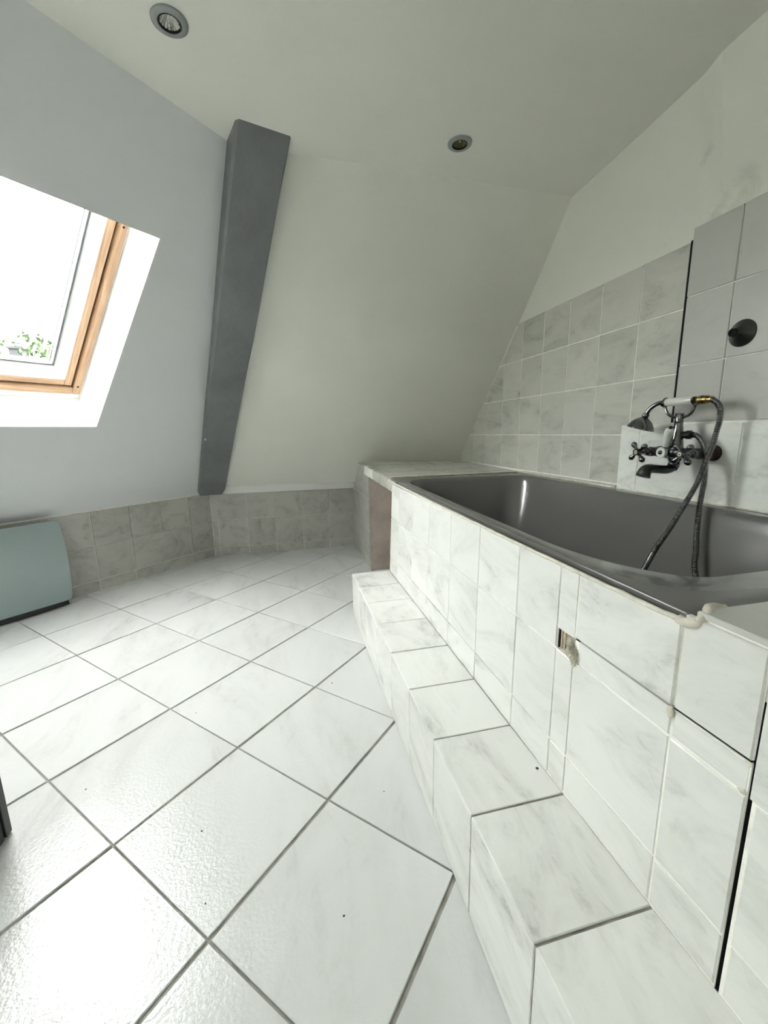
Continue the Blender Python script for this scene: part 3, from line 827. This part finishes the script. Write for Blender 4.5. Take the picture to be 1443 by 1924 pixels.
# diverter disc and porcelain lever
bm = bmesh.new(); lathe(bm, (XT-.012, YM+.019, ZT+.001), (-1, 0, 0), [(0, .012), (.012, .012), (.016, .0162), (.022, .0162), (.0235, .0150)], 26)
dv = link('diverter', bm, M_porc, tap, smooth=True); autosmooth(dv, 40)
bm = bmesh.new(); lathe(bm, (XT-.0355, YM+.019, ZT+.001), (-1, 0, 0), [(0, .0068), (.003, .006), (.006, .004), (.007, .001)], 18); link('diverter_screw', bm, M_chrome, dv, smooth=True)
bm = bmesh.new()
l0, l1 = Vector((1.118, 1.029, .826)), Vector((1.104, 1.006, .880))
ax = (l1-l0)
lathe(bm, l0, ax, [(0, .0080), (.006, .0088), (.018, .0088), (.032, .0102), (.042, .0125), (.050, .0128), (.056, .0105), (.059, .005)], 24)
lv = link('lever', bm, M_porc, tap, smooth=True); autosmooth(lv, 50)
bm = bmesh.new(); tube(bm, [l0 - ax.normalized()*.004, l0 + ax.normalized()*.002], .006, 14); link('lever_base', bm, M_chrome_d, lv, smooth=True)
bm = bmesh.new(); ball(bm, l1 + ax.normalized()*.001, .0055); link('lever_tip', bm, M_chrome_d, lv, smooth=True)
# riser stem
bm = bmesh.new()
lathe(bm, (XT, YM, ZT+.010), (0, 0, 1), [(0, .019), (.010, .0185), (.025, .0165), (.050, .0145), (.066, .0125), (.068, .0118), (.080, .0112), (.0815, .012), (.0835, .0112), (.100, .0108), (.106, .012)], 28)
o = link('riser_stem', bm, M_chrome, tap, smooth=True); autosmooth(o, 40)
bm = bmesh.new()
lathe(bm, (XT+.004, YM-.008, ZT+.053), (.35, -1, 0), [(0, .0105), (.014, .0105), (.015, .0128), (.026, .0128), (.027, .0095), (.034, .009)], 24)
o = link('hose_outlet', bm, M_chrome_d, tap, smooth=True); autosmooth(o, 40)
# spout
bm = bmesh.new()
sp = catmull([(XT, YM, ZT-.012), (XT, YM, ZT-.030), (XT-.006, YM, ZT-.044), (XT-.026, YM, ZT-.050), (XT-.065, YM, ZT-.047), (XT-.088, YM, ZT-.046), (XT-.103, YM, ZT-.051), (XT-.110, YM, ZT-.068)], 8)
rd = []
for i in range(len(sp)):
    f = i/(len(sp)-1)
    rd.append(.0135 if f < .15 else .0155 if f < .30 else .0128 if f < .62 else .0128 + (f-.62)/.38*.0075)
tube(bm, sp, rd, 24)
lathe(bm, (XT, YM, ZT-.008), (0, 0, -1), [(0, .016), (.008, .0185), (.016, .016), (.018, .014)], 24)
o = link('spout', bm, M_chrome_d, tap, smooth=True); autosmooth(o, 50)
# cradle
bm = bmesh.new(); zc_ = ZT+.104
pts = catmull([(XT, YM+.054, zc_+.046), (XT, YM+.052, zc_+.034), (XT, YM+.042, zc_+.014), (XT, YM+.022, zc_+.003), (XT, YM, zc_), (XT, YM-.022, zc_+.003), (XT, YM-.038, zc_+.014), (XT, YM-.045, zc_+.032), (XT, YM-.046, zc_+.044)], 6)
tube(bm, pts, [.0042 if 6 < i < len(pts)-7 else .0052 for i in range(len(pts))], 14)
o = link('cradle', bm, M_chrome, tap, smooth=True)
for yy in (YM+.055, YM-.047):
    bm = bmesh.new(); P_ = [Vector((XT + .0165*math.cos(a), yy, zc_+.052 + .0165*math.sin(a))) for a in [math.pi*(1.02 + .96*i/14) for i in range(15)]]
    tube(bm, P_, .0036, 10)
    link('cradle_fork', bm, M_chrome, o, smooth=True)

# ------------------------------------------------------------------ handset
hs = empty('shower_handset', (XT, YM, .955), 'telephone-style shower handset with white porcelain grip lying in the tap cradle', 'shower head')
ZG = .957
bm = bmesh.new()
lathe(bm, (XT, YM+.050, ZG), (0, -1, 0), [(0, .0095), (.002, .0115), (.012, .0125), (.050, .0125), (.080, .0118), (.088, .009)], 28)
o = link('grip', bm, M_porc, hs, smooth=True); autosmooth(o, 50)
bm = bmesh.new(); lathe(bm, (XT, YM-.036, ZG), (0, -1, -.02), [(0, .0085), (.002, .0105), (.008, .0112), (.014, .0092), (.020, .0098), (.022, .0122), (.036, .0118), (.046, .0105), (.052, .0092), (.058, .008)], 26)
o = link('brass_ferrule', bm, M_brass, hs, smooth=True); autosmooth(o, 35); o['label'] = 'worn brass hose ferrule showing through the chrome'
bm = bmesh.new()
np_ = catmull([(XT, YM+.046, ZG), (XT, YM+.060, ZG+.001), (XT-.002, YM+.078, ZG-.002), (XT-.006, YM+.096, ZG-.012), (XT-.010, YM+.107, ZG-.028), (XT-.011, YM+.110, ZG-.036)], 8)
tube(bm, np_, [.0068]*len(np_), 18)
lathe(bm, (XT, YM+.048, ZG), (0, 1, 0), [(0, .0125), (.004, .0150), (.007, .0125), (.009, .009)], 24)
o = link('neck', bm, M_chrome, hs, smooth=True); autosmooth(o, 50)
bm = bmesh.new()
hd = Vector((-.16, .22, -1)).normalized()
lathe(bm, (XT-.0105, YM+.109, ZG-.030), hd, [(0, .0085), (.004, .0105), (.010, .0105), (.012, .009), (.015, .0125), (.019, .019), (.026, .0275), (.036, .0345), (.045, .0385), (.047, .0400), (.0495, .0402), (.051, .0385), (.0495, .036), (.049, .01)], 40)
o = link('rose', bm, M_chrome, hs, smooth=True); autosmooth(o, 45)

# ------------------------------------------------------------------ hose
A = [(1.15, .945, .9565), (1.15, .934, .956), (1.15, .917, .947), (1.15, .904, .928), (1.15, .9015, .899), (1.145, .903, .863), (1.14, .905, .826), (1.13, .908, .790), (1.12, .913, .741), (1.11, .920, .702), (1.09, .926, .658), (1.06, .932, .597), (1.02, .933, .54), (.98, .92, .50)]
B = [(1.166, .988, .860), (1.169, .978, .857), (1.170, .966, .847), (1.166, .948, .825), (1.161, .936, .800), (1.156, .929, .770), (1.150, .922, .723), (1.143, .919, .691), (1.131, .911, .645), (1.116, .897, .584), (1.103, .882, .54), (1.086, .864, .488)]
low = [(.925, .900, .445), (.875, .870, .375), (.845, .80, .300), (.85, .73, .268), (.90, .70, .268), (1.0, .73, .29), (1.06, .80, .38)]
P = catmull(A + low + list(reversed(B)), 8)
# resample evenly, ribbed radius
L_ = [0]
for a, b in zip(P, P[1:]): L_.append(L_[-1] + (b-a).length)
step_ = .00115; nS = int(L_[-1]/step_); Q = []; j = 0
for i in range(nS+1):
    d_ = i*step_
    while j < len(L_)-2 and L_[j+1] < d_: j += 1
    f = (d_-L_[j])/(L_[j+1]-L_[j]); Q.append(P[j].lerp(P[j+1], f))
bm = bmesh.new(); tube(bm, Q, [.0077 if (i//2) % 2 else .0060 for i in range(len(Q))], 14)
hose = link('shower_hose', bm, M_chrome, smooth=True); autosmooth(hose, 60)
tag(hose, 'ribbed chrome shower hose looping from the handset down into the bath', 'hose')

# ------------------------------------------------------------------ pipe cover on the tiles
pc_ = empty('pipe_outlet', (XB, .928, 1.127), 'black cone-shaped pipe outlet cover on the wall tiles above the tap', 'pipe outlet')
bm = bmesh.new(); lathe(bm, (XB-.0002, .926, 1.128), (-1, 0, 0), [(0, .0345), (.002, .0350), (.004, .0345), (.014, .024), (.024, .0135), (.027, .0115), (.030, .0115)], 40)
o = link('cover_cone', bm, M_black, pc_, smooth=True); autosmooth(o, 30)
bm = bmesh.new(); lathe(bm, (XB-.028, .926, 1.128), (-1, 0, 0), [(0, .0105), (.010, .0105), (.011, .0095), (.0112, .007), (.006, .0065), (.006, .001)], 28)
o = link('pipe_stub', bm, M_gap, pc_, smooth=True); autosmooth(o, 30)

# ------------------------------------------------------------------ ceiling spotlights
def spot(x, y, label, rough, refl=None):
    e = empty('recessed_spotlight', (x, y, ZC), label, 'ceiling light')
    bm = bmesh.new(); lathe(bm, (x, y, ZC+.0003), (0, 0, -1), [(0, .041), (.0035, .0405), (.0055, .038), (.0065, .034), (.0065, .0265), (.005, .0255), (-.012, .0250)], 48, cap=False)
    o = link('trim_ring', bm, M_lampring, e, smooth=True); autosmooth(o, 40)
    bm = bmesh.new(); lathe(bm, (x, y, ZC-.0050), (0, 0, 1), [(0, .0256), (-.001, .0245), (-.001, .0235), (.004, .0228), (.012, .0225)], 48, cap=False)
    o = link('black_bezel', bm, M_gap, e, smooth=True)
    bm = bmesh.new()
    prof = [(.002, .0226), (.006, .020), (.012, .015), (.018, .009), (.020, .004), (.020, .0)]
    # faceted dichroic reflector
    seg = 36; rs = []
    for h, r_ in prof:
        rs.append([bm.verts.new((x + max(r_, 1e-4)*(1 + (.06 if k_ % 2 else -.06))*math.cos(2*math.pi*k_/seg), y + max(r_, 1e-4)*(1 + (.06 if k_ % 2 else -.06))*math.sin(2*math.pi*k_/seg), ZC-.004+h)) for k_ in range(seg)])
    for i in range(len(rs)-1):
        for k_ in range(seg): bm.faces.new((rs[i][k_], rs[i][(k_+1)%seg], rs[i+1][(k_+1)%seg], rs[i+1][k_]))
    o = link('reflector', bm, refl or M_reflect, e)
    bm = bmesh.new(); tube(bm, [(x, y, ZC+.014), (x, y, ZC+.003), (x, y, ZC+.001)], [.003, .003, .001], 12); link('bulb', bm, rough, o, smooth=True)
spot(-.203, 1.250, 'unlit recessed spotlight with grey ring, near the top left of the ceiling', M_porc)
spot(.638, 1.499, 'unlit recessed spotlight with yellowish lens in the ceiling above the bath side', plain('yellow_bulb', (.50, .47, .18), .3), plain('olive_reflector', (.10, .10, .045), .3, metal=.6))

# ------------------------------------------------------------------ panel heater
ht = empty('panel_heater', Lw + TL*.75 + NL*.09, 'pale blue-grey electric panel heater standing low against the tiled left wall', 'heater')
def HP(t_, z, off): return Lw + TL*t_ + NL*off + Vector((0, 0, z))
# lateral coordinate measured from wall corner: right edge of heater
tR = None
edge = ((Vector((-1.153, 2.425, 0)) - (Lw + NL*.1)).dot(TL)); tR = edge; tLft = tR + .80
z0, z1 = .032, .462
def hoff(z):
    f = (z-z0)/(z1-z0); return .098 + .030*math.sin(math.pi*min(1, max(0, f*.98)))**1.0 - .022*f
bm = bmesh.new(); rc = .028; outl = []
def arc(cx, cz, a0, a1, n=8): return [(cx + rc*math.cos(a0 + (a1-a0)*i/n), cz + rc*math.sin(a0 + (a1-a0)*i/n)) for i in range(n+1)]
rows_ = 20; lines = []
for i in range(rows_+1):
    # vertical distribution denser near ends for corner rounding
    f = .5 - .5*math.cos(math.pi*i/rows_); z = z0 + (z1-z0)*f
    dz = min(z-z0, z1-z); ins = 0
    if dz < rc: ins = rc - math.sqrt(max(0, rc*rc - (rc-dz)**2))
    lines.append((z, tR + ins, tLft - ins))
fr_ = [[bm.verts.new(HP(a + (b-a)*j/10, z, hoff(z))) for j in range(11)] for z, a, b in lines]
bk_ = [[bm.verts.new(HP(a + (b-a)*j/10, z, hoff(z)-.010)) for j in range(11)] for z, a, b in lines]
for i in range(rows_):
    for j in range(10):
        bm.faces.new((fr_[i][j], fr_[i][j+1], fr_[i+1][j+1], fr_[i+1][j])); bm.faces.new((bk_[i][j], bk_[i+1][j], bk_[i+1][j+1], bk_[i][j+1]))
    bm.faces.new((fr_[i][0], fr_[i+1][0], bk_[i+1][0], bk_[i][0])); bm.faces.new((fr_[i][10], bk_[i][10], bk_[i+1][10], fr_[i+1][10]))
for j in range(10):
    bm.faces.new((fr_[0][j], bk_[0][j], bk_[0][j+1], fr_[0][j+1])); bm.faces.new((fr_[-1][j], fr_[-1][j+1], bk_[-1][j+1], bk_[-1][j]))
fix_normals(bm); o = link('front_panel', bm, M_heater, ht); autosmooth(o, 50)
bm = bmesh.new()
v = [bm.verts.new(HP(a, z, b)) for a in (tR+.02, tLft-.02) for z, b in ((.010, .02), (.010, .098), (.045, .094), (.25, .098), (.45, .072), (.455, .02))]
for i in range(6): bm.faces.new((v[i], v[(i+1)%6], v[6+(i+1)%6], v[6+i]))
bm.faces.new(v[:6]); bm.faces.new(list(reversed(v[6:]))); fix_normals(bm)
link('rear_case_shade', bm, M_heatback, ht)  # black and reaching low, so it also stands for the shade under the panel
bm = bmesh.new()
v = [bm.verts.new(HP(a, z, b)) for a in (tR-.006, tR+.03) for z, b in ((.065, .060), (.065, .085), (.15, .095), (.15, .070))]
for i in range(4): bm.faces.new((v[i], v[(i+1)%4], v[4+(i+1)%4], v[4+i]))
bm.faces.new(v[:4]); bm.faces.new(list(reversed(v[4:]))); fix_normals(bm); bevel_all(bm, .003, 2)
link('side_control', bm, M_pinkpl, ht)
for a in (tR+.10, tLft-.10):
    bm = bmesh.new(); v = [bm.verts.new(HP(a+da, z, b)) for da in (-.02, .02) for z in (0, .014) for b in (.0, .05)]
    for idx in ((0,1,3,2),(4,6,7,5),(0,4,5,1),(2,3,7,6),(0,2,6,4),(1,5,7,3)): bm.faces.new([v[i] for i in idx])
    fix_normals(bm); link('foot', bm, M_heatback, ht)

# ------------------------------------------------------------------ dark cabinet at the left edge
cb = empty('floor_cabinet', (-.83, .75, 0), 'dark low cabinet whose corner shows at the left edge of the floor', 'cabinet')
bm = bmesh.new(); box(bm, -1.12, -.661, .52, .947, 0, .30); bevel_all(bm, .001, 1); link('carcass', bm, M_cab, cb)
bm = bmesh.new(); box(bm, -1.12, -.657, .9485, .968, .004, .30); bevel_all(bm, .001, 1); d_ = link('cabinet_door', bm, M_cab, cb)
bm = bmesh.new(); tube(bm, [(-.90, .968, .22), (-.90, .99, .22), (-.80, .99, .22), (-.80, .968, .22)], .005, 10); link('handle', bm, M_chrome_d, d_)

# ------------------------------------------------------------------ crumbs
crumbs = [(402, 0)]
for x, y in ((-.33, 1.30), (-.545, 1.055), (-.235, .86), (-.20, .70), (.19, .86), (.055, .615), (-.42, .49), (.115, 1.35), (-.165, .50), (-.36, .93)):
    bm = bmesh.new(); bmesh.ops.create_icosphere(bm, subdivisions=2, radius=R_.uniform(.0013, .0022))
    for v in bm.verts: v.co = Vector((v.co.x*R_.uniform(.8, 1.6), v.co.y, v.co.z*.5 + .0009))
    o = link('crumb', bm, M_crumb); o.location = (x, y, 0); o.rotation_euler.z = R_.uniform(0, 3)
    tag(o, 'tiny dark crumb lying on a white floor tile', 'crumb', 'dark crumbs scattered on the floor')
bm = bmesh.new(); bmesh.ops.create_icosphere(bm, subdivisions=2, radius=.003)
for v in bm.verts: v.co.z *= .3
o = link('dirt_speck', bm, M_crumb); o.location = (.452, .625, ZS+.0006); tag(o, 'small dark speck of dirt on the step tread against the bath panel', 'dirt')

# ------------------------------------------------------------------ outside: tree and roof seen through the skylight
def tree(base, H, Rr, n, label):
    e = empty('garden_tree', base, label, 'tree')
    bm = bmesh.new(); b0 = Vector(base)
    tube(bm, [b0, b0 + Vector((.05, 0, H*.5)), b0 + Vector((0, .05, H*.8))], [.14, .1, .05], 10)
    for i in range(7):
        a = i*.9; s_ = b0 + Vector((0, 0, H*(.42+.05*i)))
        tube(bm, [s_, s_ + Vector((math.cos(a), math.sin(a), .7))*Rr*.45, s_ + Vector((math.cos(a)*.8, math.sin(a)*.8, 1.0))*Rr*.7], [.05, .03, .012], 6)
    link('trunk', bm, M_bark, e)
    bm = bmesh.new(); rr_ = random.Random(3)
    for i in range(n):
        v = Vector((rr_.gauss(0, 1), rr_.gauss(0, 1), rr_.gauss(0, 1))).normalized()*Rr*rr_.random()**.45
        if noise.noise(v*1.6) < -.05: continue
        c = b0 + Vector((0, 0, H*.78)) + Vector((v.x, v.y, v.z*.85))
        a = Vector((rr_.gauss(0, 1), rr_.gauss(0, 1), rr_.gauss(0, 1))).normalized(); b_ = a.orthogonal().normalized()
        sz = rr_.uniform(.04, .075)
        bm.faces.new([bm.verts.new(c + a*sz), bm.verts.new(c + b_*sz*.45), bm.verts.new(c - a*sz), bm.verts.new(c - b_*sz*.45)])
    link('foliage', bm, M_leaf, e)
TREE = True

# ------------------------------------------------------------------ camera
f_px, yaw, pit, rol, hc = 775.2126, .2310362582860423, .18956841421987206, .01715802703768084, .8799813
cy, sy, cp, sp_ = math.cos(yaw), math.sin(yaw), math.cos(pit), math.sin(pit)
fwd = Vector((sy*cp, cy*cp, -sp_)); right = Vector((cy, -sy, 0)); down = fwd.cross(right)
r2 = right*math.cos(rol) + down*math.sin(rol); d2 = -right*math.sin(rol) + down*math.cos(rol)
cd = bpy.data.cameras.new('camera'); cam = bpy.data.objects.new('camera', cd); COL.objects.link(cam)
cd.sensor_fit = 'HORIZONTAL'; cd.sensor_width = 36; cd.lens = 36*f_px/1443; cd.clip_start = .01
m = Matrix(((r2.x, -d2.x, -fwd.x, 0), (r2.y, -d2.y, -fwd.y, 0), (r2.z, -d2.z, -fwd.z, hc), (0, 0, 0, 1)))
cam.matrix_world = m; SC.camera = cam
def ray(u, v_):
    return (r2*((u-721.5)/f_px) + d2*((v_-962)/f_px) + fwd).normalized()
if TREE:
    c = Vector((0, 0, hc)) + ray(84, 682)*9.0
    tree((c.x, c.y, c.z-2.2), 2.75, .62, 2600, 'leafy green garden tree faintly visible through the bottom corner of the skylight')
    c = Vector((0, 0, hc)) + ray(38, 676)*12.0
    bm = bmesh.new()
    box(bm, c.x-.12, c.x+.12, c.y-.12, c.y+.12, c.z-3.6, c.z+.20)
    e = empty('neighbour_chimney', (c.x, c.y, c.z-3.6), 'pale grey chimney stack faintly visible through the bottom of the skylight', 'chimney')
    link('stack', bm, M_roof, e)
    bm = bmesh.new(); box(bm, c.x-.15, c.x+.15, c.y-.15, c.y+.15, c.z+.20, c.z+.24); link('cap', bm, M_roof, e)
    bm = bmesh.new(); lathe(bm, (c.x, c.y, c.z+.24), (0, 0, 1), [(0, .07), (.10, .06)], 16); link('chimney_pot', bm, M_roof, e)

# ------------------------------------------------------------------ light
wd = bpy.data.worlds.new('overcast_sky'); SC.world = wd; wd.use_nodes = True
bg = wd.node_tree.nodes['Background']; bg.inputs[0].default_value = (.985, 1.0, .975, 1); bg.inputs[1].default_value = 29.0
# overcast sky: brighter overhead, a darker ground below the horizon
wn = wd.node_tree; tcw = wn.nodes.new('ShaderNodeTexCoord'); sxw = wn.nodes.new('ShaderNodeSeparateXYZ'); wn.links.new(tcw.outputs['Generated'], sxw.inputs[0])
mrw = wn.nodes.new('ShaderNodeMapRange'); mrw.inputs[1].default_value = -1; mrw.inputs[2].default_value = 1; wn.links.new(sxw.outputs[2], mrw.inputs[0])
rw = ramp(wn, [(0, (.10, .10, .09)), (.49, (.13, .13, .12)), (.53, (.60, .615, .60)), (.75, (.93, .965, .945)), (1, (1.0, 1.0, .98))]); wn.links.new(mrw.outputs[0], rw.inputs[0])
wn.links.new(rw.outputs[0], bg.inputs[0])
sd_ = bpy.data.lights.new('hazy_sun', 'SUN'); sun = bpy.data.objects.new('hazy_sun', sd_); COL.objects.link(sun)
sd_.energy = 1.6; sd_.angle = math.radians(48); sd_.color = (1, .99, .96)
# light travels from the window towards the bath front and floor
dirv = Vector((.77, .02, -.60)).normalized()
sun.rotation_euler = dirv.to_track_quat('-Z', 'Y').to_euler(); sun.location = (-4, 5, 5)

SC.view_settings.view_transform = 'Standard'; SC.view_settings.look = 'None'; SC.view_settings.gamma = 1
SC.view_settings.use_curve_mapping = False; SC.view_settings.exposure = 0.04
SC.cycles.max_bounces = 14; SC.cycles.diffuse_bounces = 10; SC.cycles.glossy_bounces = 6; SC.cycles.use_denoising = True
SC.cycles.sample_clamp_indirect = 20
